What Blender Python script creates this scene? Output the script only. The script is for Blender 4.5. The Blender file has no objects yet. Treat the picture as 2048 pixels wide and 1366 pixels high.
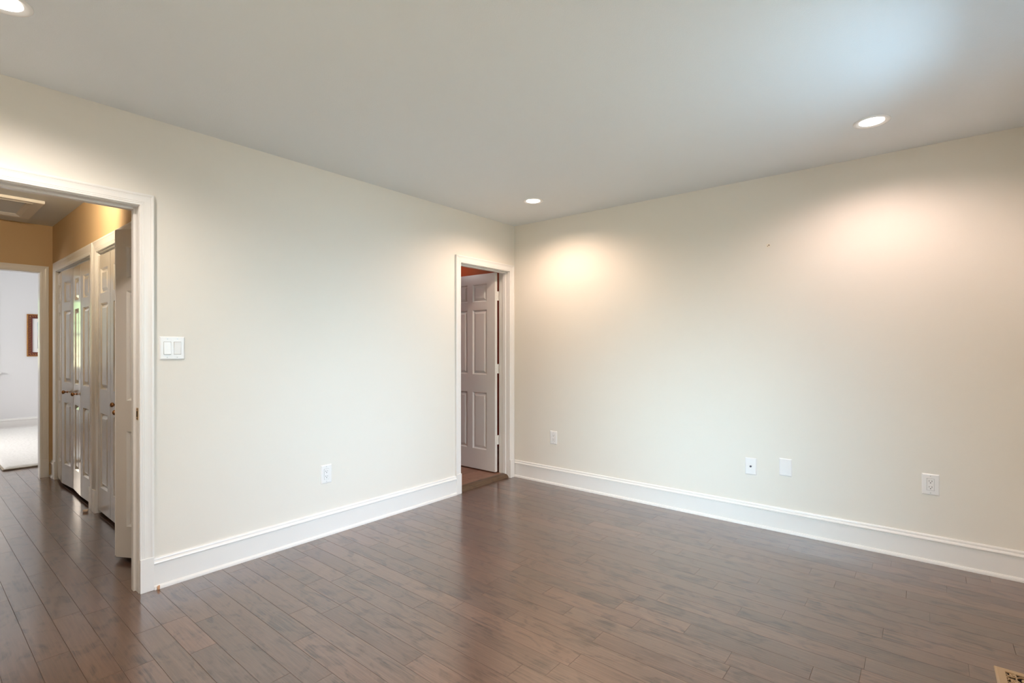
import bpy, bmesh, math, random
from mathutils import Vector, Matrix
random.seed(11)
S = bpy.context.scene
COL = S.collection
PI = math.pi

# ------------------------------------------------------------------ camera, world, exposure
TH = math.atan2(824, 1007)
cam_d = bpy.data.cameras.new('camera'); cam = bpy.data.objects.new('camera', cam_d); COL.objects.link(cam)
cam_d.sensor_width = 36; cam_d.lens = 36 * 1007 / 2048; cam_d.shift_y = 13 / 2048
cam_d.clip_start = 0.03; cam_d.clip_end = 200
cam.location = (-3.8263, -3.0994, 1.2518)
cam.rotation_euler = (PI / 2, 0, TH - PI / 2)
S.camera = cam
S.view_settings.view_transform = 'Standard'; S.view_settings.look = 'None'
S.view_settings.gamma = 1; S.view_settings.use_curve_mapping = False
S.view_settings.exposure = 0.07

SKY = 9.3                                  # sky and trees outside
GROUND = (0.25, 0.24, 0.16); TREES = (0.14, 0.20, 0.11); ZENITH = (0.58, 0.50, 0.42)
WIN_A = (13.0, (0.46, 0.74, 1.0))             # sky glow through the rear window
WIN_B = (9.2, (0.49, 0.79, 1.00))             # added light at an added side window, for the right wall's bright patch
CAN_1 = (47.0, (1.0, 0.73, 0.56)); CAN_2 = (36.0, (1.0, 0.75, 0.66)); CAN_3 = (58.0, (1.0, 0.88, 0.78)); CAN_4 = (66.0, (1.0, 0.80, 0.66))
CAN_H = (32.0, (1.0, 0.79, 0.53)); FILL_R = (10.0, (1.0, 0.97, 0.95)); CAN_RR = (3.4, (1.0, 0.72, 0.32))  # the neutral red-room lamp is an added ambient fill
WIN_U = (10.5, (0.46, 0.76, 1.0))             # added upward lamp outside the rear window, standing in for ground bounce
WIN_C = (98.0, (1.0, 0.98, 1.0))           # added light to brighten the bedroom, outside its added side window
LENS = 9

w = bpy.data.worlds.new('outdoors'); S.world = w; w.use_nodes = True
nt = w.node_tree; nt.nodes.clear()
wo = nt.nodes.new('ShaderNodeOutputWorld'); bg = nt.nodes.new('ShaderNodeBackground')
tc = nt.nodes.new('ShaderNodeTexCoord'); sx = nt.nodes.new('ShaderNodeSeparateXYZ')
rp = nt.nodes.new('ShaderNodeValToRGB'); nz = nt.nodes.new('ShaderNodeTexNoise')
nz.inputs['Scale'].default_value = 9
ad = nt.nodes.new('ShaderNodeMath'); ad.operation = 'MULTIPLY_ADD'; ad.inputs[1].default_value = 0.16
nt.links.new(tc.outputs['Generated'], sx.inputs[0]); nt.links.new(tc.outputs['Generated'], nz.inputs['Vector'])
nt.links.new(nz.outputs[0], ad.inputs[0]); nt.links.new(sx.outputs['Z'], ad.inputs[2]); nt.links.new(ad.outputs[0], rp.inputs[0])
e = rp.color_ramp.elements
e[0].position = 0.0; e[0].color = (*GROUND, 1)
e[1].position = 1.0; e[1].color = (*ZENITH, 1)
a = rp.color_ramp.elements.new(0.06); a.color = (*GROUND, 1)
a = rp.color_ramp.elements.new(0.12); a.color = (*TREES, 1)
a = rp.color_ramp.elements.new(0.20); a.color = (*TREES, 1)
a = rp.color_ramp.elements.new(0.27); a.color = (*ZENITH, 1)
nt.links.new(rp.outputs[0], bg.inputs[0]); bg.inputs[1].default_value = SKY; nt.links.new(bg.outputs[0], wo.inputs[0])

def portal(name, loc, rot, sx_, sy_):
    l = bpy.data.lights.new(name, 'AREA'); l.shape = 'RECTANGLE'; l.size = sx_; l.size_y = sy_
    l.cycles.is_portal = True
    o = bpy.data.objects.new(name, l); o.location = loc; o.rotation_euler = rot; COL.objects.link(o)
# window openings: (centre, size)
WZ0, WZ1 = 0.62, 2.08
WA = (-2.50, -1.00); WB = (-2.60, -1.15)
portal('daylight_portal', (sum(WA)/2, -3.725, (WZ0 + WZ1) / 2), (PI / 2, 0, 0), WA[1]-WA[0], WZ1 - WZ0)
portal('daylight_portal', (-4.375, sum(WB)/2, (WZ0 + WZ1) / 2), (0, -PI / 2, 0), WZ1 - WZ0, WB[1]-WB[0])
def window_light(loc, rot, size, size_y, P, spread):
    l = bpy.data.lights.new('daylight_lamp', 'AREA'); l.shape = 'RECTANGLE'; l.size = size; l.size_y = size_y; l.energy = P[0]; l.color = P[1]; l.spread = math.radians(spread)
    o = bpy.data.objects.new('daylight_lamp', l); o.location = loc; o.rotation_euler = rot; COL.objects.link(o)
TILT = math.radians(14)
window_light((-1.32, -3.84, 1.80), (PI/2 + math.radians(42), 0, 0), 1.1, .5, WIN_U, 110)      # added lamp aimed up, cools and brightens the ceiling
window_light((-5.42, 5.75, 1.48), (PI/2 - .1, 0, -PI/2), 1.6, 1.1, WIN_C, 150)
window_light((sum(WA)/2, -3.80, 1.42), (PI/2 - TILT, 0, 0), 1.2, 1.1, WIN_A, 58)
window_light((-4.45, -1.85, 1.42), (PI/2 - TILT, 0, -PI/2), .7, .9, WIN_B, 40)
portal('daylight_portal', (-3.38, 7.96, 1.48), (-PI / 2, 0, 0), 0.92, 1.2)
portal('daylight_portal', (-5.32, 5.75, 1.48), (0, -PI / 2, 0), 1.2, 1.7)

# ------------------------------------------------------------------ materials
def mat(name, col, rough=0.5, metal=0, coat=0, coat_r=0.05, spec=0.5, ior=1.5, bump=0, bscale=200, noise=0, nscale=6):
    m = bpy.data.materials.new(name); m.use_nodes = True
    t = m.node_tree; b = t.nodes['Principled BSDF']
    b.inputs['Base Color'].default_value = (*col, 1); b.inputs['Roughness'].default_value = rough
    b.inputs['Metallic'].default_value = metal; b.inputs['IOR'].default_value = ior
    b.inputs['Specular IOR Level'].default_value = spec
    b.inputs['Coat Weight'].default_value = coat; b.inputs['Coat Roughness'].default_value = coat_r
    g = t.nodes.new('ShaderNodeNewGeometry')
    if noise:
        n = t.nodes.new('ShaderNodeTexNoise'); n.inputs['Scale'].default_value = nscale; n.inputs['Detail'].default_value = 4
        mx = t.nodes.new('ShaderNodeMix'); mx.data_type = 'RGBA'
        mx.inputs[6].default_value = (*[c * (1 - noise) for c in col], 1); mx.inputs[7].default_value = (*[min(1, c * (1 + noise)) for c in col], 1)
        t.links.new(g.outputs['Position'], n.inputs['Vector']); t.links.new(n.outputs[0], mx.inputs[0]); t.links.new(mx.outputs[2], b.inputs['Base Color'])
    if bump:
        n2 = t.nodes.new('ShaderNodeTexNoise'); n2.inputs['Scale'].default_value = bscale; n2.inputs['Detail'].default_value = 3
        bp = t.nodes.new('ShaderNodeBump'); bp.inputs['Strength'].default_value = bump; bp.inputs['Distance'].default_value = 0.002
        t.links.new(g.outputs['Position'], n2.inputs['Vector']); t.links.new(n2.outputs[0], bp.inputs['Height']); t.links.new(bp.outputs[0], b.inputs['Normal'])
    return m
M = {}
M['cream'] = mat('cream_wall_paint', (0.80, 0.77, 0.705), 0.6, bump=0.12, bscale=160, noise=0.012, nscale=2)
M['tan'] = mat('lamp_tinted_hall_paint', (0.60, 0.43, 0.24), 0.6, bump=0.12, bscale=160)  # cream hall paint with the warm bulb's tint put into its colour
M['red'] = mat('deep_red_paint', (0.34, 0.045, 0.015), 0.6, bump=0.2)
M['bluegrey'] = mat('pale_grey_paint', (0.76, 0.76, 0.77), 0.6, bump=0.2)
M['ceil'] = mat('ceiling_paint', (0.79, 0.835, 0.87), 0.7, bump=0.3, bscale=220, noise=0.01, nscale=3)
M['trim'] = mat('white_trim_paint', (0.84, 0.83, 0.81), 0.28, bump=0.05, bscale=60)
M['door'] = mat('satin_white_door_paint', (0.80, 0.785, 0.76), 0.25, coat=0.5, coat_r=0.15, bump=0.03, bscale=40)
M['bifold'] = mat('glossy_white_closet_paint', (0.76, 0.74, 0.70), 0.25, coat=1.0, coat_r=0.10, bump=0.01, bscale=30)
M['bifold'].node_tree.nodes['Principled BSDF'].inputs['Coat IOR'].default_value = 2.0
M['plastic'] = mat('white_plastic', (0.86, 0.86, 0.86), 0.3)
M['slot'] = mat('black_slot', (0.01, 0.01, 0.01), 0.6)
M['brass'] = mat('aged_brass', (0.62, 0.38, 0.16), 0.28, metal=1, noise=0.25, nscale=90)
M['bronze'] = mat('antique_bronze', (0.42, 0.22, 0.10), 0.25, metal=1, noise=0.4, nscale=80)
M['steel'] = mat('steel', (0.6, 0.6, 0.6), 0.3, metal=1)
M['darksteel'] = mat('dark_nickel', (0.10, 0.10, 0.13), 0.35, metal=0.8)
M['hinge'] = mat('painted_hinge', (0.80, 0.78, 0.74), 0.35)
M['vent'] = mat('tan_enamel_metal', (0.42, 0.28, 0.15), 0.3, coat=0.3)
M['dark'] = mat('black_duct', (0.006, 0.006, 0.008), 0.9, spec=0.05)
M['gold'] = mat('gilt_wood', (0.44, 0.21, 0.07), 0.35, metal=0.7, noise=0.5, nscale=60)
M['maroon'] = mat('maroon_lacquer', (0.14, 0.03, 0.02), 0.4)
M['mat_board'] = mat('white_mat_board', (0.85, 0.84, 0.83), 0.8)
M['rawwood'] = mat('raw_wood', (0.66, 0.36, 0.20), 0.7, noise=0.2, nscale=200)
M['palewood'] = mat('pale_wood', (0.75, 0.60, 0.47), 0.7)
M['spackle'] = mat('spackle', (0.84, 0.77, 0.64), 0.8)
M['hole'] = mat('nail_hole', (0.22, 0.17, 0.12), 0.9)
M['edge'] = mat('rug_backing', (0.42, 0.36, 0.28), 0.95, bump=0.5, bscale=90, noise=0.3, nscale=70)

def emit(name, col, s):
    m = bpy.data.materials.new(name); m.use_nodes = True; t = m.node_tree; t.nodes.clear()
    o = t.nodes.new('ShaderNodeOutputMaterial'); e_ = t.nodes.new('ShaderNodeEmission')
    e_.inputs[0].default_value = (*col, 1); e_.inputs[1].default_value = s; t.links.new(e_.outputs[0], o.inputs[0]); return m
M['lamp'] = emit('glowing_lens', (1.0, 0.93, 0.82), LENS)

def glass():
    m = bpy.data.materials.new('window_glass'); m.use_nodes = True; t = m.node_tree; t.nodes.clear()
    o = t.nodes.new('ShaderNodeOutputMaterial'); tr = t.nodes.new('ShaderNodeBsdfTransparent'); gl = t.nodes.new('ShaderNodeBsdfGlossy')
    fr = t.nodes.new('ShaderNodeFresnel'); mx = t.nodes.new('ShaderNodeMixShader')
    gl.inputs['Roughness'].default_value = 0.0; fr.inputs[0].default_value = 1.35
    t.links.new(fr.outputs[0], mx.inputs[0]); t.links.new(tr.outputs[0], mx.inputs[1]); t.links.new(gl.outputs[0], mx.inputs[2]); t.links.new(mx.outputs[0], o.inputs[0])
    return m
M['glass'] = glass()

def wood(name, base, dark, light, rough=0.3, coat=1.0, coat_ior=1.8, coat_r=0.2, axis='Y', tone=True):
    m = bpy.data.materials.new(name); m.use_nodes = True; t = m.node_tree; b = t.nodes['Principled BSDF']; N = t.nodes.new; L = t.links.new
    g = N('ShaderNodeNewGeometry'); mp = N('ShaderNodeMapping'); cb = N('ShaderNodeCombineXYZ')
    at = N('ShaderNodeAttribute'); at.attribute_name = 'tone'
    sep = N('ShaderNodeSeparateColor'); L(at.outputs['Color'], sep.inputs[0])
    # shift each plank's grain by its own offset
    mul = N('ShaderNodeVectorMath'); mul.operation = 'MULTIPLY_ADD'
    L(at.outputs['Color'], mul.inputs[0]); mul.inputs[1].default_value = (13.0, 29.0, 7.0); L(g.outputs['Position'], mul.inputs[2])
    L(mul.outputs[0], mp.inputs['Vector'])
    mp.inputs['Scale'].default_value = (75, 3.2, 8) if axis == 'Y' else (3.2, 75, 8)
    fine = N('ShaderNodeTexNoise'); fine.inputs['Scale'].default_value = 1.6; fine.inputs['Detail'].default_value = 6; fine.inputs['Roughness'].default_value = 0.65
    L(mp.outputs[0], fine.inputs['Vector'])
    mp2 = N('ShaderNodeMapping'); mp2.inputs['Scale'].default_value = (13, 6.5, 5) if axis == 'Y' else (6.5, 13, 5); L(mul.outputs[0], mp2.inputs['Vector'])
    bl = N('ShaderNodeTexNoise'); bl.inputs['Scale'].default_value = 1.0; bl.inputs['Detail'].default_value = 5; bl.inputs['Distortion'].default_value = 1.2
    L(mp2.outputs[0], bl.inputs['Vector'])
    mx = N('ShaderNodeMix'); mx.data_type = 'RGBA'; mx.inputs[6].default_value = (*dark, 1); mx.inputs[7].default_value = (*base, 1)
    r1 = N('ShaderNodeMapRange'); r1.inputs[1].default_value = 0.34; r1.inputs[2].default_value = 0.50; L(bl.outputs[0], r1.inputs[0]); L(r1.outputs[0], mx.inputs[0])
    mx2 = N('ShaderNodeMix'); mx2.data_type = 'RGBA'; mx2.inputs[7].default_value = (*light, 1); L(mx.outputs[2], mx2.inputs[6])
    r2 = N('ShaderNodeMapRange'); r2.inputs[1].default_value = 0.38; r2.inputs[2].default_value = 0.66; r2.inputs[4].default_value = 0.7; L(fine.outputs[0], r2.inputs[0]); L(r2.outputs[0], mx2.inputs[0])
    last = mx2.outputs[2]
    if tone:
        mr = N('ShaderNodeMapRange'); mr.inputs[3].default_value = 0.80; mr.inputs[4].default_value = 1.26; L(sep.outputs[0], mr.inputs[0])
        vm = N('ShaderNodeVectorMath'); vm.operation = 'SCALE'; L(last, vm.inputs[0]); L(mr.outputs[0], vm.inputs['Scale']); last = vm.outputs[0]
        hv = N('ShaderNodeMix'); hv.data_type = 'RGBA'; hv.blend_type = 'MULTIPLY'; hv.inputs[0].default_value = 1
        cr = N('ShaderNodeValToRGB'); cr.color_ramp.elements[0].color = (1.03, 0.985, 0.985, 1); cr.color_ramp.elements[1].color = (1.12, 0.97, 0.94, 1)
        L(sep.outputs[1], cr.inputs[0]); L(last, hv.inputs[6]); L(cr.outputs[0], hv.inputs[7]); last = hv.outputs[2]
    L(last, b.inputs['Base Color'])
    b.inputs['Roughness'].default_value = rough
    cw = N('ShaderNodeMapRange'); cw.inputs[1].default_value = 0.35; cw.inputs[2].default_value = 0.62; cw.inputs[3].default_value = coat*0.72; cw.inputs[4].default_value = coat
    L(fine.outputs[0], cw.inputs[0]); L(cw.outputs[0], b.inputs['Coat Weight']); b.inputs['Coat IOR'].default_value = coat_ior; b.inputs['Coat Roughness'].default_value = coat_r
    bp = N('ShaderNodeBump'); bp.inputs['Strength'].default_value = 0.2; bp.inputs['Distance'].default_value = 0.002
    L(fine.outputs[0], bp.inputs['Height']); L(bp.outputs[0], b.inputs['Normal'])
    bp2 = N('ShaderNodeBump'); bp2.inputs['Strength'].default_value = 0.05; bp2.inputs['Distance'].default_value = 0.004
    L(bl.outputs[0], bp2.inputs['Height']); L(bp2.outputs[0], b.inputs['Coat Normal'])
    return m
M['floor'] = wood('stained_maple_planks', (0.086, 0.048, 0.031), (0.028, 0.014, 0.009), (0.150, 0.087, 0.059), coat_ior=1.93, coat_r=0.18)
M['floor2'] = wood('worn_brown_planks', (0.23, 0.135, 0.09), (0.15, 0.08, 0.05), (0.31, 0.195, 0.135), rough=0.45, coat=0.2, axis='X')
M['threshold'] = wood('threshold_wood', (0.085, 0.046, 0.022), (0.03, 0.016, 0.01), (0.13, 0.075, 0.04), rough=0.4, coat=0.15, axis='X', tone=False)
M['seam'] = mat('plank_seam', (0.085, 0.052, 0.038), 0.5)

def rug_mat():
    m = mat('shag_wool', (0.86, 0.85, 0.82), 0.95, bump=1.0, bscale=170, noise=0.07, nscale=60); return m
M['rug'] = rug_mat()

# ------------------------------------------------------------------ helpers
def link(name, bm, mats, parent=None, smooth=False, loc=None):
    me = bpy.data.meshes.new(name)
    bmesh.ops.recalc_face_normals(bm, faces=bm.faces)
    bm.to_mesh(me); bm.free()
    for m_ in (mats if isinstance(mats, (list, tuple)) else [mats]): me.materials.append(m_)
    if smooth:
        for p in me.polygons: p.use_smooth = True
    o = bpy.data.objects.new(name, me); COL.objects.link(o)
    if parent is not None: o.parent = parent
    if loc is not None: o.location = loc
    return o
def tag(o, label, cat, group=None, kind=None):
    o['label'] = label; o['category'] = cat
    if group: o['group'] = group
    if kind: o['kind'] = kind
    return o
def empty(name, loc, rz=0):
    o = bpy.data.objects.new(name, None); o.empty_display_size = 0.05; o.location = loc; o.rotation_euler = (0, 0, rz); COL.objects.link(o); return o
def box(bm, x0, x1, y0, y1, z0, z1, mi=0, fn=None):
    vs = [bm.verts.new(p) for p in ((x0,y0,z0),(x1,y0,z0),(x1,y1,z0),(x0,y1,z0),(x0,y0,z1),(x1,y0,z1),(x1,y1,z1),(x0,y1,z1))]
    for q, nrm in (((0,3,2,1),'-z'),((4,5,6,7),'+z'),((0,1,5,4),'-y'),((2,3,7,6),'+y'),((1,2,6,5),'+x'),((3,0,4,7),'-x')):
        f = bm.faces.new([vs[i] for i in q]); f.material_index = fn(nrm) if fn else mi
    return vs
def bevel_all(bm, r, seg=2):
    bmesh.ops.bevel(bm, geom=list(bm.edges), offset=r, segments=seg, profile=0.5, affect='EDGES')
def lathe(bm, prof, T=Matrix.Identity(4), n=24, mi=0):
    """prof: (r, z) pairs; axis = local z of T"""
    rings = []
    for r, z in prof:
        if r < 1e-6: rings.append([bm.verts.new(T @ Vector((0, 0, z)))])
        else: rings.append([bm.verts.new(T @ Vector((r*math.cos(2*PI*i/n), r*math.sin(2*PI*i/n), z))) for i in range(n)])
    for a_, b_ in zip(rings, rings[1:]):
        for i in range(n):
            j = (i+1) % n
            q = [a_[i % len(a_)], a_[j % len(a_)], b_[j % len(b_)], b_[i % len(b_)]]
            u = []
            for v in q:
                if v not in u: u.append(v)
            if len(u) > 2:
                f = bm.faces.new(u); f.material_index = mi
def frame_T(o, A, N):
    """local x = along wall A, local y = out of wall N, local z = up"""
    A = Vector(A); N = Vector(N)
    return Matrix(((A.x, N.x, 0, o[0]), (A.y, N.y, 0, o[1]), (A.z, N.z, 1, o[2]), (0, 0, 0, 1)))

# flat casing profile with fluting: (u across from inner edge, v out from wall)
def casing_profile(W=0.06, D=0.018):
    k = W / 0.06; d = D / 0.018
    p = [(0, 0), (0, .0095), (.002, .0115), (.008, .0122), (.0092, .0108), (.0104, .0122), (.0160, .0126), (.0172, .0114), (.0184, .0128),
         (.026, .0130), (.034, .0136), (.041, .0148), (.0455, .0160), (.0468, .0150), (.0480, .0166), (.052, .0178), (.057, .0180), (.0592, .0170), (.06, .0145), (.06, 0)]
    p = [(u * k, v * d) for u, v in p]
    return p
def casing(name, T, a0, a1, z0, z1, W=0.06, D=0.018, parent=None, m=None):
    """three-sided door casing round opening a0..a1, up to z1, legs start at z0"""
    prof = casing_profile(W, D); bm = bmesh.new(); st = []
    for (cx_, cz_, dx, dz) in ((a0, z0, -1, 0), (a0, z1, -1, 1), (a1, z1, 1, 1), (a1, z0, 1, 0)):
        st.append([bm.verts.new(T @ Vector((cx_ + dx*u, v, cz_ + dz*u))) for u, v in prof])
    for s0, s1 in zip(st, st[1:]):
        for i in range(len(prof) - 1): bm.faces.new((s0[i], s0[i+1], s1[i+1], s1[i]))
    for s in (st[0], st[-1]): bm.faces.new(s)
    return link(name, bm, m or M['trim'], parent)
def tbox(bm, T, x0, x1, y0, y1, z0, z1, bev=0.0, mi=0):
    b2 = bmesh.new(); box(b2, x0, x1, y0, y1, z0, z1)
    if bev: bevel_all(b2, bev)
    me = bpy.data.meshes.new('tmp'); b2.to_mesh(me); b2.free(); me.transform(T)
    n0 = len(bm.faces); bm.from_mesh(me); bpy.data.meshes.remove(me)
    bm.faces.ensure_lookup_table()
    for f in bm.faces[n0:]: f.material_index = mi
def plinth(T, a0, a1, parent):
    bm = bmesh.new(); tbox(bm, T, a0, a1, 0, 0.021, 0, 0.172, 0.0015); return link('plinth_block', bm, M['trim'], parent)
BASEP = [(0, 0), (0.026, 0), (0.026, 0.006), (0.0245, 0.013), (0.020, 0.019), (0.0145, 0.021), (0.0145, 0.126), (0.013, 0.128), (0.019, 0.130), (0.0205, 0.135), (0.018, 0.141), (0.0115, 0.146), (0.011, 0.150), (0.0125, 0.153), (0.011, 0.158), (0.006, 0.162), (0, 0.162)]
def baseboard(name, T, segs, label):
    bm = bmesh.new()
    for a0, a1 in segs:
        s0 = [bm.verts.new(T @ Vector((a0, n_, z_))) for n_, z_ in BASEP]; s1 = [bm.verts.new(T @ Vector((a1, n_, z_))) for n_, z_ in BASEP]
        for i in range(len(BASEP)-1): bm.faces.new((s0[i], s0[i+1], s1[i+1], s1[i]))
        bm.faces.new(s0); bm.faces.new(s1)
    return tag(link(name, bm, M['trim']), label, 'baseboard', kind='structure')

def panel_slab(name, W, H, TK, panels, parent, m, T):
    """door slab: local x 0..W, y -TK/2..TK/2, z 0..H, raised panels on both faces"""
    bm = bmesh.new()
    xs = sorted({0, W, *[p[0] for p in panels], *[p[1] for p in panels]}); zs = sorted({0, H, *[p[2] for p in panels], *[p[3] for p in panels]})
    for sgn in (-1, 1):
        y = sgn * TK / 2
        V = {}
        def v(x, z, d=0):
            k = (round(x, 5), round(z, 5), round(d, 5))
            if k not in V: V[k] = bm.verts.new(T @ Vector((x, y - sgn*d, z)))
            return V[k]
        for i in range(len(xs)-1):
            for j in range(len(zs)-1):
                x0, x1, z0, z1 = xs[i], xs[i+1], zs[j], zs[j+1]
                inp = [p for p in panels if p[0] - 1e-6 <= x0 and x1 <= p[1] + 1e-6 and p[2] - 1e-6 <= z0 and z1 <= p[3] + 1e-6]
                if not inp: bm.faces.new((v(x0,z0), v(x1,z0), v(x1,z1), v(x0,z1)))
        for (x0, x1, z0, z1) in panels:
            # outline vertices along grid lines so that the skin stays closed
            rings = [(0, 0), (0.004, 0.004), (0.011, 0.012), (0.015, 0.012), (0.036, 0.003), (0.039, 0.0025)]
            for (i0, d0), (i1, d1) in zip(rings, rings[1:]):
                A_ = [(x0+i0, z0+i0), (x1-i0, z0+i0), (x1-i0, z1-i0), (x0+i0, z1-i0)]; B_ = [(x0+i1, z0+i1), (x1-i1, z0+i1), (x1-i1, z1-i1), (x0+i1, z1-i1)]
                for k in range(4):
                    l = (k+1) % 4
                    bm.faces.new((v(*A_[k], d0), v(*A_[l], d0), v(*B_[l], d1), v(*B_[k], d1)))
            i1, d1 = rings[-1]
            bm.faces.new((v(x0+i1, z0+i1, d1), v(x1-i1, z0+i1, d1), v(x1-i1, z1-i1, d1), v(x0+i1, z1-i1, d1)))
    h = TK/2
    for q in (((0,-h,0),(0,h,0),(0,h,H),(0,-h,H)), ((W,-h,0),(W,h,0),(W,h,H),(W,-h,H)), ((0,-h,0),(W,-h,0),(W,h,0),(0,h,0)), ((0,-h,H),(W,-h,H),(W,h,H),(0,h,H))):
        bm.faces.new([bm.verts.new(T @ Vector(c)) for c in q])
    bmesh.ops.remove_doubles(bm, verts=bm.verts, dist=1e-5)
    return link(name, bm, m, parent)

# ------------------------------------------------------------------ walls
H = 2.44; WT = 0.115
def wall(name, boxes, fn, mats, label):
    bm = bmesh.new()
    for b in boxes: box(bm, *b, fn=lambda n_, b=b: fn(n_, b))
    return tag(link(name, bm, mats), label, 'wall', kind='structure')
D1 = (-3.86, -3.045, 1.975)      # hall doorway in left wall
D2 = (-0.744, -0.088, 1.985)     # corner doorway in left wall
J = 0.016
wall('wall_left', [(-4.25, D1[0]-J, 0, WT, 0, H), (D1[0]-J, D1[1]+J, 0, WT, D1[2]+J, H), (D1[1]+J, -2.0, 0, WT, 0, H), (-2.0, D2[0]-J, 0, WT, 0, H), (D2[0]-J, D2[1]+J, 0, WT, D2[2]+J, H), (D2[1]+J, 0.0, 0, WT, 0, H)],
     lambda n_, b: (1 if b[1] < -1.99 else 2) if n_ == '+y' else 0, [M['cream'], M['tan'], M['red']], 'long cream wall with the two doorways')
wall('wall_right', [(0, 0.12, -3.72, WT, 0, H)], lambda n_, b: 0, [M['cream']], 'cream wall right of the room corner with four plates near the floor')
wall('wall_rear', [(-4.37, WA[0], -3.72, -3.6, 0, H), (WA[1], 0, -3.72, -3.6, 0, H), (WA[0], WA[1], -3.72, -3.6, 0, WZ0), (WA[0], WA[1], -3.72, -3.6, WZ1, H)], lambda n_, b: 0, [M['cream']], 'cream window wall behind the viewer')
wall('wall_side', [(-4.37, -4.25, -3.6, WB[0], 0, H), (-4.37, -4.25, WB[1], WT, 0, H), (-4.37, -4.25, WB[0], WB[1], 0, WZ0), (-4.37, -4.25, WB[0], WB[1], WZ1, H)], lambda n_, b: 0, [M['cream']], 'cream wall at the left of the viewer')
# hall
HX = -2.86; HT = 0.10
C1 = (0.27, 1.75); C2 = (1.935, 3.285); CZ = 1.975
hb = [(HX, HX+HT, WT, C1[0]-J, 0, H), (HX, HX+HT, C1[1]+J, C2[0]-J, 0, H), (HX, HX+HT, C2[1]+J, 3.6, 0, H), (HX, HX+HT, C1[0]-J, C1[1]+J, CZ+J, H), (HX, HX+HT, C2[0]-J, C2[1]+J, CZ+J, H)]
wall('wall_hall_right', hb, lambda n_, b: 0, [M['tan']], 'lamplight-tinted hall wall holding the two closet openings')
wall('wall_hall_left', [(-4.07, -3.97, WT, 3.5, 0, H)], lambda n_, b: 0, [M['tan']], 'lamplight-tinted hall wall opposite the closets')
D5 = (-3.75, -2.953, 1.978)
wall('wall_hall_end', [(-5.2, D5[0]-J, 3.5, 3.6, 0, H), (D5[1]+J, HX, 3.5, 3.6, 0, H), (D5[0]-J, D5[1]+J, 3.5, 3.6, D5[2]+J, H), (HX+HT, -1.3, 3.5, 3.6, 0, H)], lambda n_, b: 1 if n_ == '+y' else 0, [M['tan'], M['bluegrey']], 'lamplight-tinted wall at the far end of the hall, around the bedroom doorway')
wall('wall_closet_back', [(-2.15, -2.07, WT, 3.5, 0, H), (HX+HT, -2.15, 1.80, 1.88, 0, H)], lambda n_, b: 0, [M['bluegrey']], 'closet back wall and divider behind the folding doors')
# far bedroom
F2 = (-3.84, -2.92, 0.88, 2.08)
wall('wall_bedroom_far', [(-5.2, F2[0], 7.82, 7.94, 0, H), (F2[1], -1.3, 7.82, 7.94, 0, H), (F2[0], F2[1], 7.82, 7.94, 0, F2[2]), (F2[0], F2[1], 7.82, 7.94, F2[3], H)], lambda n_, b: 0, [M['bluegrey']], 'pale grey far wall of the bedroom with the gilt framed picture')
F3 = (4.9, 6.6, 0.88, 2.08)
wall('wall_bedroom_left', [(-5.3, -5.2, 3.5, F3[0], 0, H), (-5.3, -5.2, F3[1], 7.94, 0, H), (-5.3, -5.2, F3[0], F3[1], 0, F3[2]), (-5.3, -5.2, F3[0], F3[1], F3[3], H)], lambda n_, b: 0, [M['bluegrey']], 'pale grey bedroom wall with the added wide window')
wall('wall_bedroom_right', [(-1.3, -1.2, 3.5, 7.94, 0, H)], lambda n_, b: 0, [M['bluegrey']], 'pale grey bedroom wall on the right')
# adjoining red room
wall('wall_red_far', [(-1.95, 0.9, 2.3, 2.4, 0, H)], lambda n_, b: 0, [M['red']], 'deep red far wall seen over the open corner door')
wall('wall_red_left', [(-2.05, -1.95, WT, 2.4, 0, H)], lambda n_, b: 0, [M['red']], 'deep red left wall of the adjoining room')
wall('wall_red_right', [(0.9, 1.0, 0.0, 2.4, 0, H), (0.12, 0.9, 0.0, WT, 0, H)], lambda n_, b: 0, [M['red']], 'deep red right wall of the adjoining room')
bm = bmesh.new(); box(bm, -5.4, 1.05, -3.75, 8.0, H, H+0.08)
tag(link('ceiling', bm, M['ceil']), 'smooth off-white ceiling with recessed lights', 'ceiling', kind='structure')

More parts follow.
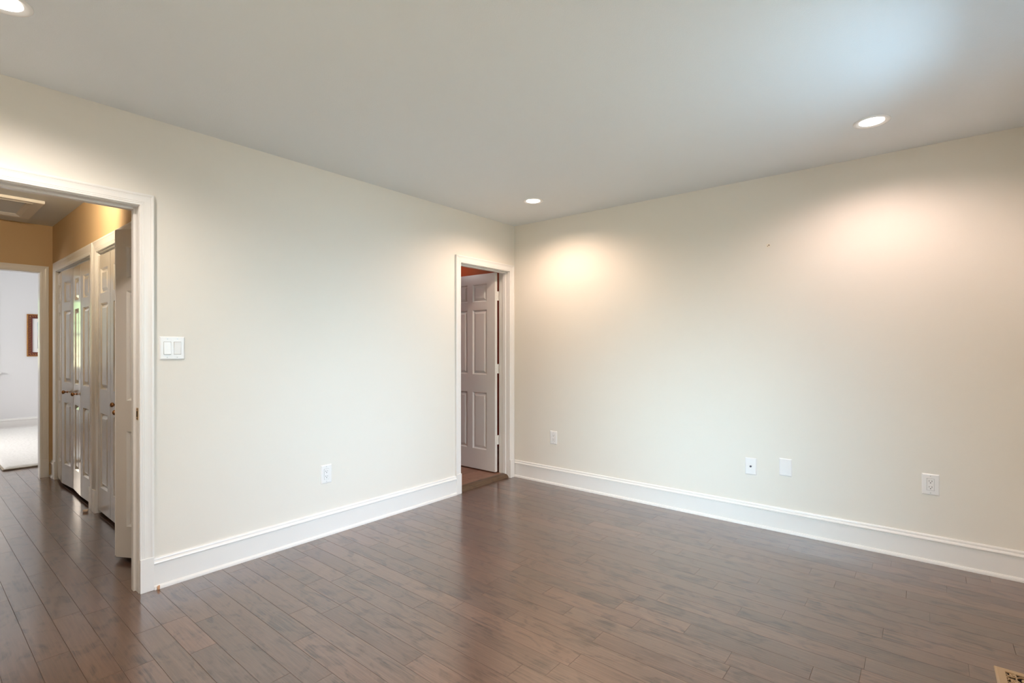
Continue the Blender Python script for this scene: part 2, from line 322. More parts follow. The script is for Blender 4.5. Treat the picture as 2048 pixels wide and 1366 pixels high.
# ------------------------------------------------------------------ floor (planks run along y)
PW = 0.1016; X0 = -2.967
known = [(-3.327,.005),(-3.287,1.54),(-3.387,1.25),(-3.094,1.11),(-3.429,.236),(-3.03,-.43),(-3.047,-.777),(-2.448,-.57),(-2.669,-1.024),(-2.466,-1.516),(-2.17,-1.98),(-1.80,-2.51),(-1.558,-2.763),(-2.267,-.64),
 (-1.743,-1.595),(-1.86,-2.004),(-1.65,-2.088),(-1.566,-1.95),(-1.351,-2.073),(-1.24,-1.565),(-1.138,-1.382),(-.948,-2.117),(-.66,-1.255),(-.43,-1.532),(-.225,-2.87),(-.135,-3.275),(-.756,-3.12),(-.54,-3.03),(-.838,-1.82),(-1.055,-2.25),(-1.157,-2.588)]
def make_floor():
    bm = bmesh.new(); lay = bm.loops.layers.float_color.new('tone')
    rnd = random.Random(5); k0 = math.floor((-5.2 - X0) / PW); k1 = math.ceil((0.0 - X0) / PW)
    for k in range(k0, k1):
        xa, xb = max(X0 + k*PW, -5.3), min(X0 + (k+1)*PW, 0.02)
        if xb - xa < 0.004: continue
        fixed = sorted(y for x, y in known if math.floor((x - X0)/PW) == k)
        js = []; y = -3.75 - rnd.random()*0.9
        while y < 8:
            js.append(y); y += rnd.uniform(0.38, 1.25)
        js.append(8.0)
        for f_ in fixed: js = [q for q in js if abs(q - f_) > 0.32 or q in fixed] + [f_]
        js = sorted(set(js)); js = [j_ for j_ in js if j_ < 7.95]
        js.append(7.95)
        for ya, yb in zip(js, js[1:]):
            ya = max(ya, -3.75)
            if yb - ya < 0.02: continue
            tn = min(1, max(0, rnd.gauss(0.45, 0.22))); t2 = rnd.random(); t3 = rnd.random()
            if k == math.floor((-3.03 - X0)/PW) and abs(ya + .777) < 0.02: tn = 1.35; t2 = 1.0
            b, d = 0.0009, 0.0008
            o_ = [(xa, ya, -d), (xb, ya, -d), (xb, yb, -d), (xa, yb, -d)]; i_ = [(xa+b, ya+b, 0), (xb-b, ya+b, 0), (xb-b, yb-b, 0), (xa+b, yb-b, 0)]
            ov = [bm.verts.new(c) for c in o_]; iv = [bm.verts.new(c) for c in i_]
            fs = [bm.faces.new(iv)]
            for q in range(4):
                r_ = (q+1) % 4; f = bm.faces.new((ov[q], ov[r_], iv[r_], iv[q])); f.material_index = 1; fs.append(f)
            for f in fs:
                for l in f.loops: l[lay] = (tn, t2, t3, 1)
    n0 = len(bm.faces)
    box(bm, -5.3, 0.02, -3.75, 7.95, -0.08, -0.0010, 1)
    me = bpy.data.meshes.new('floor'); bm.to_mesh(me); bm.free(); me.materials.append(M['floor']); me.materials.append(M['seam'])
    o = bpy.data.objects.new('floor', me); COL.objects.link(o); tag(o, 'glossy brown stained hardwood plank floor', 'floor', kind='structure')
make_floor()
def make_floor2():
    bm = bmesh.new(); lay = bm.loops.layers.float_color.new('tone'); rnd = random.Random(3); y = 0.07
    while y < 2.32:
        yb = min(y + 0.09, 2.32); x = -1.96 - rnd.random()*0.5
        while x < 0.92:
            xb = x + rnd.uniform(0.4, 1.1); xa = max(x, -1.96); xc = min(xb, 0.92)
            c = (rnd.random(), rnd.random(), rnd.random(), 1)
            vs = [bm.verts.new(p) for p in ((xa+.001, y+.001, .032), (xc-.001, y+.001, .032), (xc-.001, yb-.001, .032), (xa+.001, yb-.001, .032))]
            f = bm.faces.new(vs)
            for l in f.loops: l[lay] = c
            x = xb
        y = yb
    box(bm, -1.96, 0.92, 0.118, 2.32, 0.0, 0.0312, 1)
    box(bm, D2[0]+.001, D2[1]-.001, 0.07, 0.118, 0.0, 0.0312, 1)
    # cut the boards of the doorway strip to the opening
    kill = [f for f in bm.faces if f.material_index == 0 and f.calc_center_median().y < 0.115]
    bmesh.ops.delete(bm, geom=kill, context='FACES')
    vs = [bm.verts.new(p) for p in ((D2[0]+.001, .071, .032), (D2[1]-.001, .071, .032), (D2[1]-.001, .159, .032), (D2[0]+.001, .159, .032))]
    f = bm.faces.new(vs)
    for l in f.loops: l[lay] = (.5, .5, .3, 1)
    me = bpy.data.meshes.new('floor'); bm.to_mesh(me); bm.free(); me.materials.append(M['floor2']); me.materials.append(M['seam'])
    o = bpy.data.objects.new('floor_red_room', me); COL.objects.link(o); tag(o, 'lighter brown raised wood floor beyond the corner doorway', 'floor', kind='structure')
make_floor2()
# threshold strip of the corner doorway
bm = bmesh.new()
pr = [(0.0, 0.0), (0.002, 0.010), (0.010, 0.020), (0.028, 0.032), (0.045, 0.038), (0.068, 0.038), (0.082, 0.033), (0.082, 0.0)]
s0 = [bm.verts.new((D2[0]+.001, y, z)) for y, z in pr]; s1 = [bm.verts.new((D2[1]-.001, y, z)) for y, z in pr]
for i in range(len(pr)-1): bm.faces.new((s0[i], s0[i+1], s1[i+1], s1[i]))
bm.faces.new(s0); bm.faces.new(s1)
tag(link('trim_1', bm, M['threshold']), 'rounded dark wood threshold strip under the corner door', 'threshold', kind='structure')

# ------------------------------------------------------------------ baseboards
TL = frame_T((0, 0, 0), (1, 0, 0), (0, -1, 0))           # room side of left wall: a = x
TR = frame_T((0, 0, 0), (0, 1, 0), (-1, 0, 0))           # right wall: a = y
baseboard('baseboard_left', TL, [(D1[1]+.062, D2[0]-.062), (-4.25, D1[0]-.062)], 'white baseboard running along the left wall')
baseboard('baseboard_right', TR, [(-3.6, -0.002)], 'white baseboard running along the right wall')
baseboard('baseboard_rear', frame_T((0, -3.6, 0), (1, 0, 0), (0, 1, 0)), [(-4.25, -.027)], 'white baseboard under the window behind the viewer')
baseboard('baseboard_side', frame_T((-4.25, 0, 0), (0, 1, 0), (1, 0, 0)), [(-3.57, -.027)], 'white baseboard on the wall at the viewer\'s left')
TE = frame_T((0, 3.5, 0), (1, 0, 0), (0, -1, 0))
TH_ = frame_T((HX, 0, 0), (0, 1, 0), (-1, 0, 0))
baseboard('baseboard_hall_end', TE, [(D5[1]+.064, HX-.03)], 'short white baseboard piece in the far hall corner')
baseboard('baseboard_hall_right', TH_, [(C2[1]+.088, 3.5)], 'short white baseboard beside the far closet')
baseboard('baseboard_bedroom', frame_T((0, 7.82, 0), (1, 0, 0), (0, -1, 0)), [(-5.2, -1.3)], 'white baseboard along the bedroom far wall')

# ------------------------------------------------------------------ doorway builders
def jamb(T, a0, a1, z1, depth, parent, stop=None, th=J):
    bm = bmesh.new()
    tbox(bm, T, a0-th+.0005, a0, -depth, 0, 0, z1, 0); tbox(bm, T, a1, a1+th-.0005, -depth, 0, 0, z1, 0); tbox(bm, T, a0-th+.0005, a1+th-.0005, -depth, 0, z1, z1+th-.0005, 0)
    if stop:
        d0, d1 = stop
        tbox(bm, T, a0-.0003, a0+.011, -d1, -d0, 0, z1+.0003, .0015); tbox(bm, T, a1-.011, a1+.0003, -d1, -d0, 0, z1+.0003, .0015); tbox(bm, T, a0+.0112, a1-.0112, -d1, -d0, z1-.011, z1, .0015)
    return link('jamb', bm, M['trim'], parent)
# door 1: hall doorway
d1 = empty('door_1', (0, 0, 0)); tag(d1, 'wide white cased doorway from the room into the hall', 'doorway', kind='structure')
casing('casing', TL, D1[0]-.002, D1[1]+.002, .172, D1[2]+.004, .061, .019, d1)
plinth(TL, D1[1]+.002, D1[1]+.062, d1); plinth(TL, D1[0]-.062, D1[0]-.002, d1)
jamb(TL, D1[0], D1[1], D1[2], WT, d1, stop=(.046, .082))
casing('casing', frame_T((0, WT, 0), (1, 0, 0), (0, 1, 0)), D1[0]-.002, D1[1]+.002, 0, D1[2]+.004, .061, .019, d1)
bm = bmesh.new()
tbox(bm, Matrix.Identity(4), D1[1]-.0022, D1[1]+.0002, .004, .036, .883, .945, .0008)
sp = link('strike_plate', bm, M['brass'], d1); sp['label'] = 'brass strike plate on the white jamb'
bm = bmesh.new(); tbox(bm, Matrix.Identity(4), D1[1]-.0030, D1[1]-.0020, .012, .026, .899, .929, 0)
for z in (.890, .938): lathe(bm, [(0, .0032), (.003, .003), (.0035, .002)], Matrix.Translation((D1[1], .02, z)) @ Matrix.Rotation(-PI/2, 4, 'Y'), 10)
link('strike_hole', bm, M['slot'], sp)
# door 2: corner doorway with open six-panel door
d2 = empty('door_2', (0, 0, 0)); tag(d2, 'narrow corner doorway with a six panel door standing open', 'door', kind='structure')
casing('casing', TL, D2[0]-.002, D2[1]+.002, .172, D2[2]+.004, .061, .019, d2)
plinth(TL, D2[1]+.002, D2[1]+.062, d2); plinth(TL, D2[0]-.062, D2[0]-.002, d2)
jamb(TL, D2[0], D2[1], D2[2], WT, d2, stop=(.035, .070))
casing('casing', frame_T((0, WT, 0), (1, 0, 0), (0, 1, 0)), D2[0]-.002, D2[1]+.002, .0325, D2[2]+.004, .061, .019, d2)
DW = 0.655; DH = 1.94
pz = [(.20, .766), (.943, 1.586), (1.666, 1.842)]
px_ = [(.107, .296), (.370, .559)]
Ts = Matrix.Translation((-.1275, .128, .045)) @ Matrix.Rotation(PI/2 + math.radians(0.5), 4, 'Z')
slab = panel_slab('door_slab', DW, DH, .035, [(x0, x1, z0, z1) for x0, x1 in px_ for z0, z1 in pz], d2, M['door'], Ts)
for zc in (1.761, 1.049, .353):
    bm = bmesh.new()
    tbox(bm, Matrix.Identity(4), -.1375, -.0885, .1262, .1282, zc-.044, zc+.044, .0005)
    lathe(bm, [(0, -.046), (.0045, -.0455), (.0055, -.044), (.0055, .044), (.0045, .0455), (0, .046)], Matrix.Translation((-.099, .1275, zc)), 12)
    h_ = link('hinge', bm, M['hinge'], d2); 
    for dz in (-.03, 0, .03):
        bm = bmesh.new(); lathe(bm, [(0, .0008), (.0028, .0006), (.003, 0)], Matrix.Translation((-.126, .1262, zc+dz)) @ Matrix.Rotation(PI/2, 4, 'X'), 8)
        link('screw', bm, M['steel'], h_)
for sgn in (-1, 1):
    bm = bmesh.new(); TT = Ts @ Matrix.Translation((.59, sgn*.0175, .90)) @ Matrix.Rotation(-sgn*PI/2, 4, 'X')
    lathe(bm, [(0, 0), (.028, 0), (.028, .004), (.012, .007), (.011, .030), (.024, .040), (.028, .052), (.022, .062), (0, .066)], TT)
    link('door_knob', bm, M['bronze'], d2, True)

# closets: bifold doors
def knob_mesh(T):
    bm = bmesh.new()
    lathe(bm, [(0, 0), (.011, 0), (.011, .002), (.0055, .004), (.0045, .012), (.0075, .017), (.014, .021), (.0165, .028), (.0155, .034), (.010, .039), (.004, .0405), (0, .0405)], T, 20)
    return bm
def bifold(name, label, y0, y1, pts, knobs, shade_label):
    d = empty(name, (0, 0, 0)); tag(d, label, 'closet door', kind='structure')
    casing('casing', TH_, y0-.002, y1+.002, .172, CZ+.004, .083, .019, d)
    plinth(TH_, y1+.002, y1+.085, d); plinth(TH_, y0-.085, y0-.002, d)
    jamb(TH_, y0, y1, CZ, HT, d)
    bm = bmesh.new(); tbox(bm, Matrix.Identity(4), HX+.020, HX+.045, y0+.001, y1-.001, CZ-.022, CZ-.0005, .001)
    link('door_track', bm, M['steel'], d)
    for i, ((ax, ay), (bx_, by_)) in enumerate(zip(pts[0::2], pts[1::2])):
        W = math.hypot(bx_-ax, by_-ay); ang = math.atan2(by_-ay, bx_-ax)
        T = Matrix.Translation((ax, ay, .030)) @ Matrix.Rotation(ang, 4, 'Z')
        c = .075
        lf = panel_slab('bifold_leaf', W-.003, 1.915, .030, [(c, W-.003-c, .18, .735), (c, W-.003-c, .915, 1.555), (c, W-.003-c, 1.630, 1.815)], d, M['bifold'], T)
        if i in knobs:
            TT = T @ Matrix.Translation((W*(.5 if abs(ax-bx_) < .1 else .70), -.015, .832)) @ Matrix.Rotation(PI/2, 4, 'X')
            k = link('knob', knob_mesh(TT), M['bronze'], lf, True)
    return d
# leaves are given as (far end, near end): local -y face looks into the hall
bifold('door_4', 'nearer hall closet with folding doors, one leaf folded out toward the room', C1[0], C1[1],
       [(-2.846, 1.745), (-2.846, 1.390), (-2.846, 1.387), (-2.848, 1.032), (-2.842, .862), (-3.001, .577), (-3.001, .572), (-2.842, .285)], (1, 2), '')
bifold('door_3', 'farther hall closet with four closed folding leaves and bronze knobs', C2[0], C2[1],
       [(-2.842, 3.280), (-2.864, 2.950), (-2.864, 2.947), (-2.840, 2.617), (-2.840, 2.612), (-2.851, 2.282), (-2.851, 2.279), (-2.846, 1.945)], (1, 2), '')
# door 5: bedroom doorway at hall end
d5 = empty('door_5', (0, 0, 0)); tag(d5, 'white cased doorway at the hall end opening to the bedroom', 'doorway', kind='structure')
casing('casing', TE, D5[0]-.002, D5[1]+.002, .172, D5[2]+.003, .061, .019, d5)
plinth(TE, D5[1]+.002, D5[1]+.062, d5); plinth(TE, D5[0]-.062, D5[0]-.002, d5)
jamb(TE, D5[0], D5[1], D5[2], .10, d5)

# ------------------------------------------------------------------ windows
def window(name, T, a0, a1, z0, z1, units, label, depth=.12, lights=(2, 3)):
    d = empty(name, (0, 0, 0)); tag(d, label, 'window', kind='structure')
    bm = bmesh.new(); f = .02
    tbox(bm, T, a0, a0+f, -depth, 0, z0, z1); tbox(bm, T, a1-f, a1, -depth, 0, z0, z1); tbox(bm, T, a0+f, a1-f, -depth, 0, z1-f, z1); tbox(bm, T, a0+f, a1-f, -depth, 0, z0, z0+f)
    uw = (a1 - a0) / units
    for i in range(1, units): tbox(bm, T, a0+i*uw-.035, a0+i*uw+.035, -depth, 0, z0+f, z1-f)
    link('window_frame', bm, M['trim'], d)
    for i in range(units):
        s = a0 + i*uw + (f if i == 0 else .035); t_ = a0 + (i+1)*uw - (f if i == units-1 else .035); zm = (z0+z1)/2
        for (q0, q1, yy) in ((z0+f, zm+.02, -.055), (zm-.02, z1-f, -.090)):
            bm = bmesh.new(); r = .035
            tbox(bm, T, s, s+r, yy-.03, yy, q0, q1, .002); tbox(bm, T, t_-r, t_, yy-.03, yy, q0, q1, .002); tbox(bm, T, s+r, t_-r, yy-.03, yy, q0, q0+r, .002); tbox(bm, T, s+r, t_-r, yy-.03, yy, q1-r, q1, .002)
            for c in range(1, lights[0]+0): 
                xx = s+r + (t_-s-2*r)*c/lights[0]; tbox(bm, T, xx-.009, xx+.009, yy-.022, yy-.006, q0+r, q1-r)
            for c in range(1, lights[1]):
                zz = q0+r + (q1-q0-2*r)*c/lights[1]; tbox(bm, T, s+r, t_-r, yy-.021, yy-.007, zz-.009, zz+.009)
            sh = link('sash', bm, M['trim'], d)
            bm = bmesh.new(); tbox(bm, T, s+r, t_-r, yy-.016, yy-.013, q0+r, q1-r); link('pane', bm, M['glass'], sh)
    casing('casing', T, a0+.004, a1-.004, z0, z1-.004, .075, .019, d)
    bm = bmesh.new(); tbox(bm, T, a0-.10, a1+.10, -.02, .055, z0-.022, z0, .004); tbox(bm, T, a0-.075, a1+.075, 0, .017, z0-.09, z0-.022, .003)
    link('window_sill', bm, M['trim'], d)
window('window_1', frame_T((0, -3.6, 0), (1, 0, 0), (0, 1, 0)), WA[0], WA[1], WZ0, WZ1, 2, 'double sash window behind the viewer lighting the room', lights=(1, 1))
window('window_4', frame_T((-4.25, 0, 0), (0, 1, 0), (1, 0, 0)), WB[0], WB[1], WZ0, WZ1, 2, 'double sash window in the wall at the viewer\'s left', lights=(1, 1))  # window added to throw a bright patch on the right wall
window('window_2', frame_T((0, 7.82, 0), (1, 0, 0), (0, -1, 0)), F2[0], F2[1], F2[2], F2[3], 1, 'bedroom window whose sill tip shows at the left frame edge')
window('window_3', frame_T((-5.2, 0, 0), (0, 1, 0), (1, 0, 0)), F3[0], F3[1], F3[2], F3[3], 2, 'added unseen wide bedroom window on the left side wall', depth=.10)  # window added to bring more light into the bedroom

# ------------------------------------------------------------------ recessed lights
def can(loc, label, P, group='recessed ceiling lights', ang=158, blend=.65, dome=False, aim=None):
    r = empty('dome_light' if dome else 'recessed_light', loc)
    tag(r, label, 'ceiling light', None if dome else group)
    bm = bmesh.new(); F = Matrix.Rotation(PI, 4, 'X')
    lathe(bm, [(.082, 0), (.082, .002), (.079, .0045), (.074, .006), (.070, .006), (.064, .003), (.058, .0015), (.056, .0004)], F, 48)
    link('trim_ring', bm, M['plastic'], r, True)
    bm = bmesh.new()
    lathe(bm, [(0, .0012), (.03, .0012), (.0555, .0010)] if not dome else [(0, .045), (.03, .042), (.05, .030), (.058, .012), (.060, .001)], F, 48)
    link('lens', bm, M['lamp'], r, True)
    l = bpy.data.lights.new('lamp_light', 'POINT' if dome and not aim else 'SPOT'); l.energy = P[0]; l.color = P[1]
    if dome and not aim: l.shadow_soft_size = .05
    else: l.spot_size = math.radians(ang); l.spot_blend = blend; l.shadow_soft_size = .045
    o = bpy.data.objects.new('lamp_light', l); o.location = (0, 0, -.11 if dome else -.02); o.parent = r; COL.objects.link(o)
    if aim: o.rotation_euler = Vector(aim).to_track_quat('-Z', 'Y').to_euler()
    return r
can((-.57, -.655, H), 'round recessed ceiling light nearest the room corner', CAN_1)
can((-.585, -2.887, H), 'round recessed ceiling light at the right, above the right wall', CAN_2)
can((-3.60, -.655, H), 'round recessed ceiling light cut off by the top left picture corner', CAN_3)
can((-3.60, -2.887, H), 'round recessed ceiling light behind the viewer', CAN_4)
can((-3.36, 1.30, H), 'round domed hall ceiling light hidden above the hall doorway head', CAN_H, ang=150, blend=.6, dome=True, aim=(.7, .62, -.12))
can((-1.35, 1.6, H), 'added unseen domed fill light on the left of the red walled adjoining room', FILL_R, dome=True)  # lamp added for ambient light on the open door slab
can((.42, 1.72, H), 'round domed ceiling light near the right wall of the red room', CAN_RR, dome=True)

# ------------------------------------------------------------------ wall plates
def plate_bm(W, Hh, T, D=.006):
    bm = bmesh.new(); rings = [(0, 0), (0, .002), (.0035, D-.0008), (.006, D)]
    prev = None
    for i_, d_ in rings:
        cur = [bm.verts.new(T @ Vector((sx_*(W/2-i_), d_, sz_*(Hh/2-i_)))) for sx_, sz_ in ((-1,-1),(1,-1),(1,1),(-1,1))]
        if prev:
            for k in range(4): bm.faces.new((prev[k], prev[(k+1)%4], cur[(k+1)%4], cur[k]))
        prev = cur
    bm.faces.new(prev); return bm
def screw(bm, T, x, z, y=.006):
    lathe(bm, [(0, .0012), (.0022, .001), (.003, 0)], T @ Matrix.Translation((x, y, z)) @ Matrix.Rotation(-PI/2, 4, 'X'), 12)
def outlet(T, loc, label, W=.076, Hh=.122):
    r = empty('power_outlet', loc); tag(r, label, 'outlet', 'white power outlets low on the walls')
    T = Matrix(T); T.translation = (0, 0, 0)
    link('cover_plate', plate_bm(W, Hh, T), M['plastic'], r)
    bm = bmesh.new(); tbox(bm, T, -.0175, .0175, .0055, .0063, -.035, .035); link('gap_line', bm, M['slot'], r)
    bm = bmesh.new(); tbox(bm, T, -.0168, .0168, .005, .0078, -.0343, .0343, .0008); rc = link('receptacle', bm, M['plastic'], r)
    for zc in (.017, -.017):
        bm = bmesh.new()
        tbox(bm, T, -.0075, -.0052, .0075, .0081, zc-.001, zc+.0075); tbox(bm, T, .0052, .0072, .0075, .0081, zc, zc+.007)
        lathe(bm, [(0, .0082), (.0026, .0082), (.0026, .0075)], T @ Matrix.Translation((0, 0, zc-.0068)) @ Matrix.Rotation(-PI/2, 4, 'X'), 12)
        link('socket', bm, M['slot'], rc)
    for zz in (.049, -.049): bm = bmesh.new(); screw(bm, T, 0, zz); link('screw', bm, M['steel'], r)
    return r
outlet(TL, (-2.005, 0, .409), 'white power outlet on the left wall, low between doorway casing and corner door')
outlet(TR, (0, -.464, .429), 'white power outlet on the right wall nearest the room corner')
outlet(TR, (0, -3.129, .455), 'white power outlet farthest right on the right wall', W=.080)
# cable plate and blank plate
r = empty('cable_plate', (0, -2.152, .416)); tag(r, 'white cable wall plate with small dark jack, left of the blank plate', 'wall plate')
T0 = Matrix(TR); T0.translation = (0, 0, 0)
link('cover_plate', plate_bm(.074, .118, T0), M['plastic'], r)
bm = bmesh.new()
lathe(bm, [(0, .015), (.0022, .015), (.0022, .0145), (.0042, .0145), (.0042, .010), (.0068, .010), (.0068, .0055)], T0 @ Matrix.Rotation(-PI/2, 4, 'X'), 6 * 3)
link('coaxial_jack', bm, M['darksteel'], r)
for zz in (.042, -.042): bm = bmesh.new(); screw(bm, T0, 0, zz); link('screw', bm, M['plastic'], r)
r = empty('blank_plate', (0, -2.371, .441)); tag(r, 'plain blank white wall plate right of the cable plate', 'wall plate')
link('cover_plate', plate_bm(.077, .118, T0), M['plastic'], r)
for zz in (.042, -.042): bm = bmesh.new(); screw(bm, T0, 0, zz); link('screw', bm, M['plastic'], r)
# two-gang switch
r = empty('light_switch', (-2.8975, 0, 1.251)); tag(r, 'white double rocker light switch beside the hall doorway casing', 'light switch')
T0 = Matrix(TL); T0.translation = (0, 0, 0)
link('cover_plate', plate_bm(.116, .122, T0, .0065), M['plastic'], r)
for i, xx in enumerate((-.0232, .0232)):
    bm = bmesh.new(); tbox(bm, T0, xx-.0168, xx+.0168, .006, .0067, -.034, .034); rim = link('rocker_recess', bm, M['hole'], r)
    bm = bmesh.new()
    tbox(bm, T0 @ Matrix.Translation((xx, .0078, 0)) @ Matrix.Rotation(math.radians(3.5 if i == 0 else -3.5), 4, 'X'), -.016, .016, -.002, .002, -.0328, .0328, .001)
    link('rocker', bm, M['plastic'], r)
for xx in (-.0232, .0232):
    for zz in (.0485, -.0485): bm = bmesh.new(); screw(bm, T0, xx, zz, .0063); link('screw', bm, M['steel'], r)
# small nail mark on right wall
bm = bmesh.new(); T0 = Matrix(TR); T0.translation = (0, -2.268, 1.962)
lathe(bm, [(0, .0006), (.011, .0005), (.013, 0)], T0 @ Matrix.Translation((.004, 0, 0)) @ Matrix.Rotation(-PI/2, 4, 'X'), 16, 1)
lathe(bm, [(0, .0014), (.004, .0012), (.0045, .0004)], T0 @ Matrix.Translation((0, 0, .002)) @ Matrix.Rotation(-PI/2, 4, 'X'), 10, 0)
lathe(bm, [(0, .0012), (.0028, .0010), (.003, .0004)], T0 @ Matrix.Translation((.008, 0, -.004)) @ Matrix.Rotation(-PI/2, 4, 'X'), 10, 0)
tag(link('nail_mark', bm, [M['hole'], M['spackle']]), 'tiny patched nail mark high on the right wall', 'wall mark')

# ------------------------------------------------------------------ attic hatch
r = empty('attic_hatch', (-3.37, 2.80, H)); tag(r, 'square white attic access hatch with molded frame on the hall ceiling', 'ceiling hatch')
hx, hy = .305, .385
prof = [(0, 0), (0, -.019), (.004, -.023), (.012, -.022), (.060, -.020), (.066, -.024), (.080, -.016), (.092, -.012), (.098, -.004), (.098, 0)]
bm = bmesh.new(); st = []
for sx_, sy_ in ((-1,-1),(1,-1),(1,1),(-1,1)): st.append([bm.verts.new((sx_*(hx-u), sy_*(hy-u), z)) for u, z in prof])
for k in range(4):
    a_, b_ = st[k], st[(k+1) % 4]
    for i in range(len(prof)-1): bm.faces.new((a_[i], a_[i+1], b_[i+1], b_[i]))
link('hatch_frame', bm, M['trim'], r)
bm = bmesh.new(); box(bm, -hx+.09, hx-.09, -hy+.09, hy-.09, -.004, -.0005); link('hatch_panel', bm, M['ceil'], r)

# ------------------------------------------------------------------ picture in the bedroom
r = empty('picture_frame', (-2.20, 7.82, 1.452)); tag(r, 'ornate gilt and maroon framed picture on the bedroom wall, cut by the doorway', 'picture')
Tp = frame_T((0, 0, 0), (1, 0, 0), (0, -1, 0)); pw, ph = .332, .334
def ring(bm, a, b, d0, d1, e_=None):
    """rectangular ring between insets a and b at depths d0, d1"""
    A_ = [bm.verts.new(Tp @ Vector((sx_*(pw-a), d0, sz_*(ph-a)))) for sx_, sz_ in ((-1,-1),(1,-1),(1,1),(-1,1))]
    B_ = [bm.verts.new(Tp @ Vector((sx_*(pw-b), d1, sz_*(ph-b)))) for sx_, sz_ in ((-1,-1),(1,-1),(1,1),(-1,1))]
    for k in range(4): bm.faces.new((A_[k], A_[(k+1)%4], B_[(k+1)%4], B_[k]))
bm = bmesh.new()
for a_, b_, c_, d_ in ((0, 0, .0, .018), (0, .004, .018, .024), (.004, .016, .024, .022)): ring(bm, a_, b_, c_, d_)
link('gilt_border', bm, M['gold'], r)
bm = bmesh.new()
for a_, b_, c_, d_ in ((.016, .020, .022, .017), (.020, .050, .017, .014), (.050, .064, .014, .018), (.064, .068, .018, .005)): ring(bm, a_, b_, c_, d_)
link('maroon_molding', bm, M['maroon'], r)
bm = bmesh.new()
def bead(x, z, ang):
    T = Tp @ Matrix.Translation((x, .0165, z)) @ Matrix.Rotation(ang, 4, 'Y') @ Matrix.Diagonal((1, .6, .42, 1))
    bmesh.ops.create_icosphere(bm, subdivisions=1, radius=.017, matrix=T)
nb = 22
for i in range(nb):
    t_ = -1 + 2*(i+.5)/nb
    for s_ in (-1, 1):
        bead(s_*(pw-.036), t_*(ph-.03), .6); bead(t_*(pw-.03), s_*(ph-.036), 1.0)
link('carved_beads', bm, M['gold'], r, True)
bm = bmesh.new(); ring(bm, .064, .125, .006, .006); link('mat_board', bm, M['mat_board'], r)
def art_mat():
    m = bpy.data.materials.new('painted_landscape'); m.use_nodes = True; t = m.node_tree; b = t.nodes['Principled BSDF']
    g = t.nodes.new('ShaderNodeTexCoord'); s = t.nodes.new('ShaderNodeSeparateXYZ'); c = t.nodes.new('ShaderNodeValToRGB'); n = t.nodes.new('ShaderNodeTexNoise')
    n.inputs['Scale'].default_value = 14; md = t.nodes.new('ShaderNodeMath'); md.operation = 'MULTIPLY_ADD'; md.inputs[1].default_value = .25
    t.links.new(g.outputs['Generated'], s.inputs[0]); t.links.new(g.outputs['Generated'], n.inputs['Vector']); t.links.new(n.outputs[0], md.inputs[0]); t.links.new(s.outputs['Z'], md.inputs[2]); t.links.new(md.outputs[0], c.inputs[0])
    e = c.color_ramp.elements; e[0].position = .0; e[0].color = (.02, .02, .03, 1); e[1].position = 1; e[1].color = (.10, .35, .55, 1)
    for p, k in ((.38, (.05, .05, .08, 1)), (.5, (.35, .12, .08, 1)), (.62, (.45, .40, .42, 1)), (.78, (.35, .55, .68, 1))): q = e.new(p); q.color = k
    t.links.new(c.outputs[0], b.inputs['Base Color']); return m
bm = bmesh.new(); q = [bm.verts.new(Tp @ Vector((sx_*(pw-.122), .0055, sz_*(ph-.122)))) for sx_, sz_ in ((-1,-1),(1,-1),(1,1),(-1,1))]; bm.faces.new(q)
link('artwork', bm, art_mat(), r)

# ------------------------------------------------------------------ shag rug
def make_rug():
    x0, x1, y0, y1 = -3.135, -1.55, 4.155, 7.62; bm = bmesh.new(); rnd = random.Random(8)
    nx, ny = 150, 320; V = []
    for j in range(ny+1):
        row = []
        for i in range(nx+1):
            u, v = i/nx, j/ny; x = x0 + (x1-x0)*u; y = y0 + (y1-y0)*v
            dd = min(x-x0, x1-x, y-y0, y1-y); h = .030 * min(1, (max(dd, 0)/.03)**.45) + .003
            row.append(bm.verts.new((x + rnd.uniform(-.003, .003), y + rnd.uniform(-.003, .003), h + rnd.uniform(-.0028, .0028) * (1 if dd > .01 else .2))))
        V.append(row)
    for j in range(ny):
        for i in range(nx): bm.faces.new((V[j][i], V[j][i+1], V[j+1][i+1], V[j+1][i]))
    r = empty('rug', (0, 0, 0)); tag(r, 'thick white shag rug on the bedroom floor', 'rug')
    link('pile', bm, M['rug'], r, True)
    bm = bmesh.new(); box(bm, x0-.006, x1+.006, y0-.006, y1+.006, .0005, .011)
    bmesh.ops.subdivide_edges(bm, edges=bm.edges, cuts=40, use_grid_fill=True)
    for v_ in bm.verts: v_.co += Vector((rnd.uniform(-.004, .004), rnd.uniform(-.004, .004), rnd.uniform(0, .003)))
    link('bound_edge', bm, M['edge'], r)
make_rug()

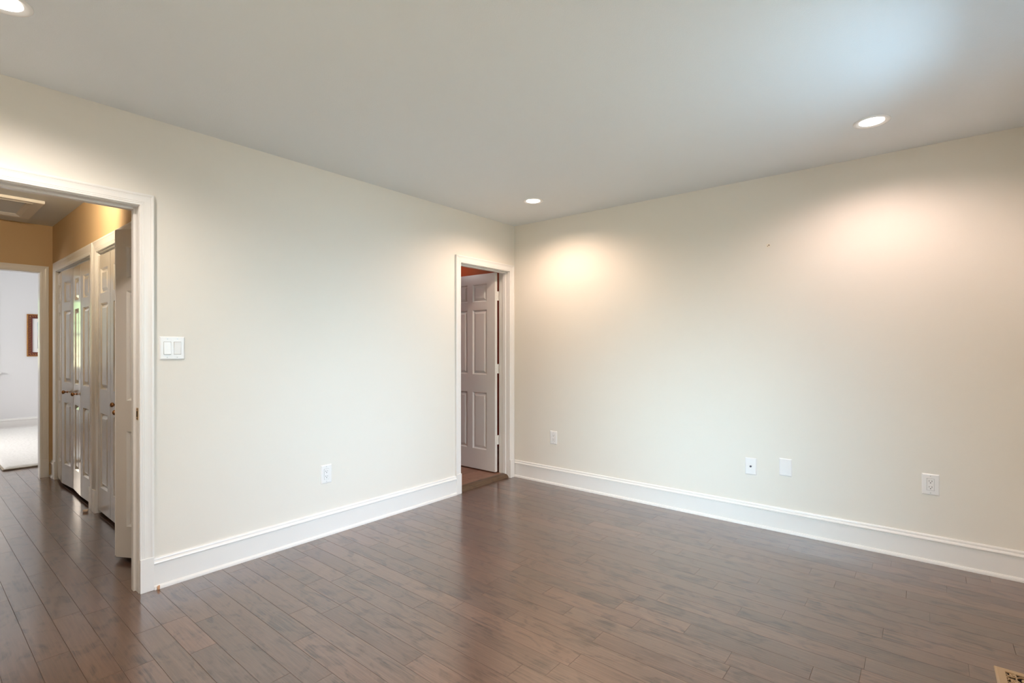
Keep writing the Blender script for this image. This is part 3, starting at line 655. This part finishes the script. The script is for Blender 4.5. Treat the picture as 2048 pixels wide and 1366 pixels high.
# ------------------------------------------------------------------ floor vent
def make_vent():
    rz = random.Random(2)
    r = empty('floor_vent', (-1.092, -3.311, 0)); tag(r, 'tan metal floor register with black scrollwork openings, bottom right corner', 'floor vent')
    L_, W_ = .355, .165; rim = .030      # long along -x, short along -y
    bm = bmesh.new(); rings = [(0, 0.0), (.002, .004), (.008, .0065), (rim, .0065), (rim, .002)]; prev = None
    for i_, z in rings:
        cur = [bm.verts.new((-(L_/2) + sx_*(L_/2-i_), -(W_/2) + sy_*(W_/2-i_), z)) for sx_, sy_ in ((-1,-1),(1,-1),(1,1),(-1,1))]
        if prev:
            for k in range(4): bm.faces.new((prev[k], prev[(k+1)%4], cur[(k+1)%4], cur[k]))
        prev = cur
    link('register_rim', bm, M['vent'], r)
    bm = bmesh.new(); box(bm, -L_+rim-.001, -rim+.001, -W_+rim-.001, -rim+.001, .0006, .0014); link('dark_opening', bm, M['dark'], r)
    bm = bmesh.new()
    def ribbon(pts, w0=.0022, w1=None):
        w1 = w1 if w1 else w0; n = len(pts); prev = None; zt = .0052 + rz.random()*.0008
        for i, (x, y) in enumerate(pts):
            a_ = pts[max(0, i-1)]; b_ = pts[min(n-1, i+1)]; tx, ty = b_[0]-a_[0], b_[1]-a_[1]; l = math.hypot(tx, ty) or 1; nx, ny = -ty/l, tx/l
            wd = w0 + (w1-w0)*i/(n-1)
            cur = [bm.verts.new((x+nx*wd, y+ny*wd, zt)), bm.verts.new((x-nx*wd, y-ny*wd, zt)), bm.verts.new((x-nx*wd, y-ny*wd, .0016)), bm.verts.new((x+nx*wd, y+ny*wd, .0016))]
            if prev:
                for k in range(4): bm.faces.new((prev[k], prev[(k+1)%4], cur[(k+1)%4], cur[k]))
            else: bm.faces.new(cur)
            prev = cur
        bm.faces.new(prev)
    def spiral(cx_, cy_, r0, r1, a0, a1, n=26):
        return [(cx_ + (r0+(r1-r0)*i/n)*math.cos(a0+(a1-a0)*i/n), cy_ + (r0+(r1-r0)*i/n)*math.sin(a0+(a1-a0)*i/n)) for i in range(n+1)]
    iw = W_ - 2*rim; il = L_ - 2*rim
    for c in range(4):
        cx_ = -rim - il*(c+.5)/4; cy_ = -W_/2; q = il/8
        ribbon(spiral(cx_, cy_, iw*.24, iw*.24, 0, 2*PI), .0020); ribbon(spiral(cx_, cy_, iw*.08, iw*.08, 0, 2*PI, 16), .0030)
        for sy_ in (-1, 1):
            for sx_ in (-1, 1):
                ribbon(spiral(cx_+sx_*q*.62, cy_+sy_*iw*.33, iw*.15, iw*.03, (PI/2 if sy_ > 0 else -PI/2), (PI/2 if sy_ > 0 else -PI/2) + sx_*sy_*3.4*PI/2*1.4), .0020, .0026)
                ribbon([(cx_+sx_*q*(.05+.95*t_/8), cy_+sy_*iw*(.5-.26*math.sin(PI*t_/16))) for t_ in range(9)], .0020)
        if c: ribbon([(-rim-il*c/4, -rim-iw*t_/4) for t_ in range(5)], .0018)
    link('scroll_grille', bm, M['vent'], r)
make_vent()

# ------------------------------------------------------------------ scraps on the floor
bm = bmesh.new(); tbox(bm, Matrix.Translation((-2.9665, -.0300, .0005)) @ Matrix.Rotation(.5, 4, 'Z'), -.006, .006, -.002, .002, 0, .020, .0008)
tag(link('wood_sliver', bm, M['rawwood']), 'orange wood sliver standing at the baseboard beside the hall casing', 'wood scrap')
bm = bmesh.new(); lathe(bm, [(0, -.016), (.009, -.015), (.0105, -.012), (.0105, .012), (.009, .015), (0, .016)], Matrix.Translation((-2.915, 1.845, .0112)) @ Matrix.Rotation(.9, 4, 'Z') @ Matrix.Rotation(PI/2, 4, 'X'), 14)
tag(link('wooden_peg', bm, M['palewood'], smooth=True), 'small pale wooden peg lying between the two hall closets', 'wood scrap')
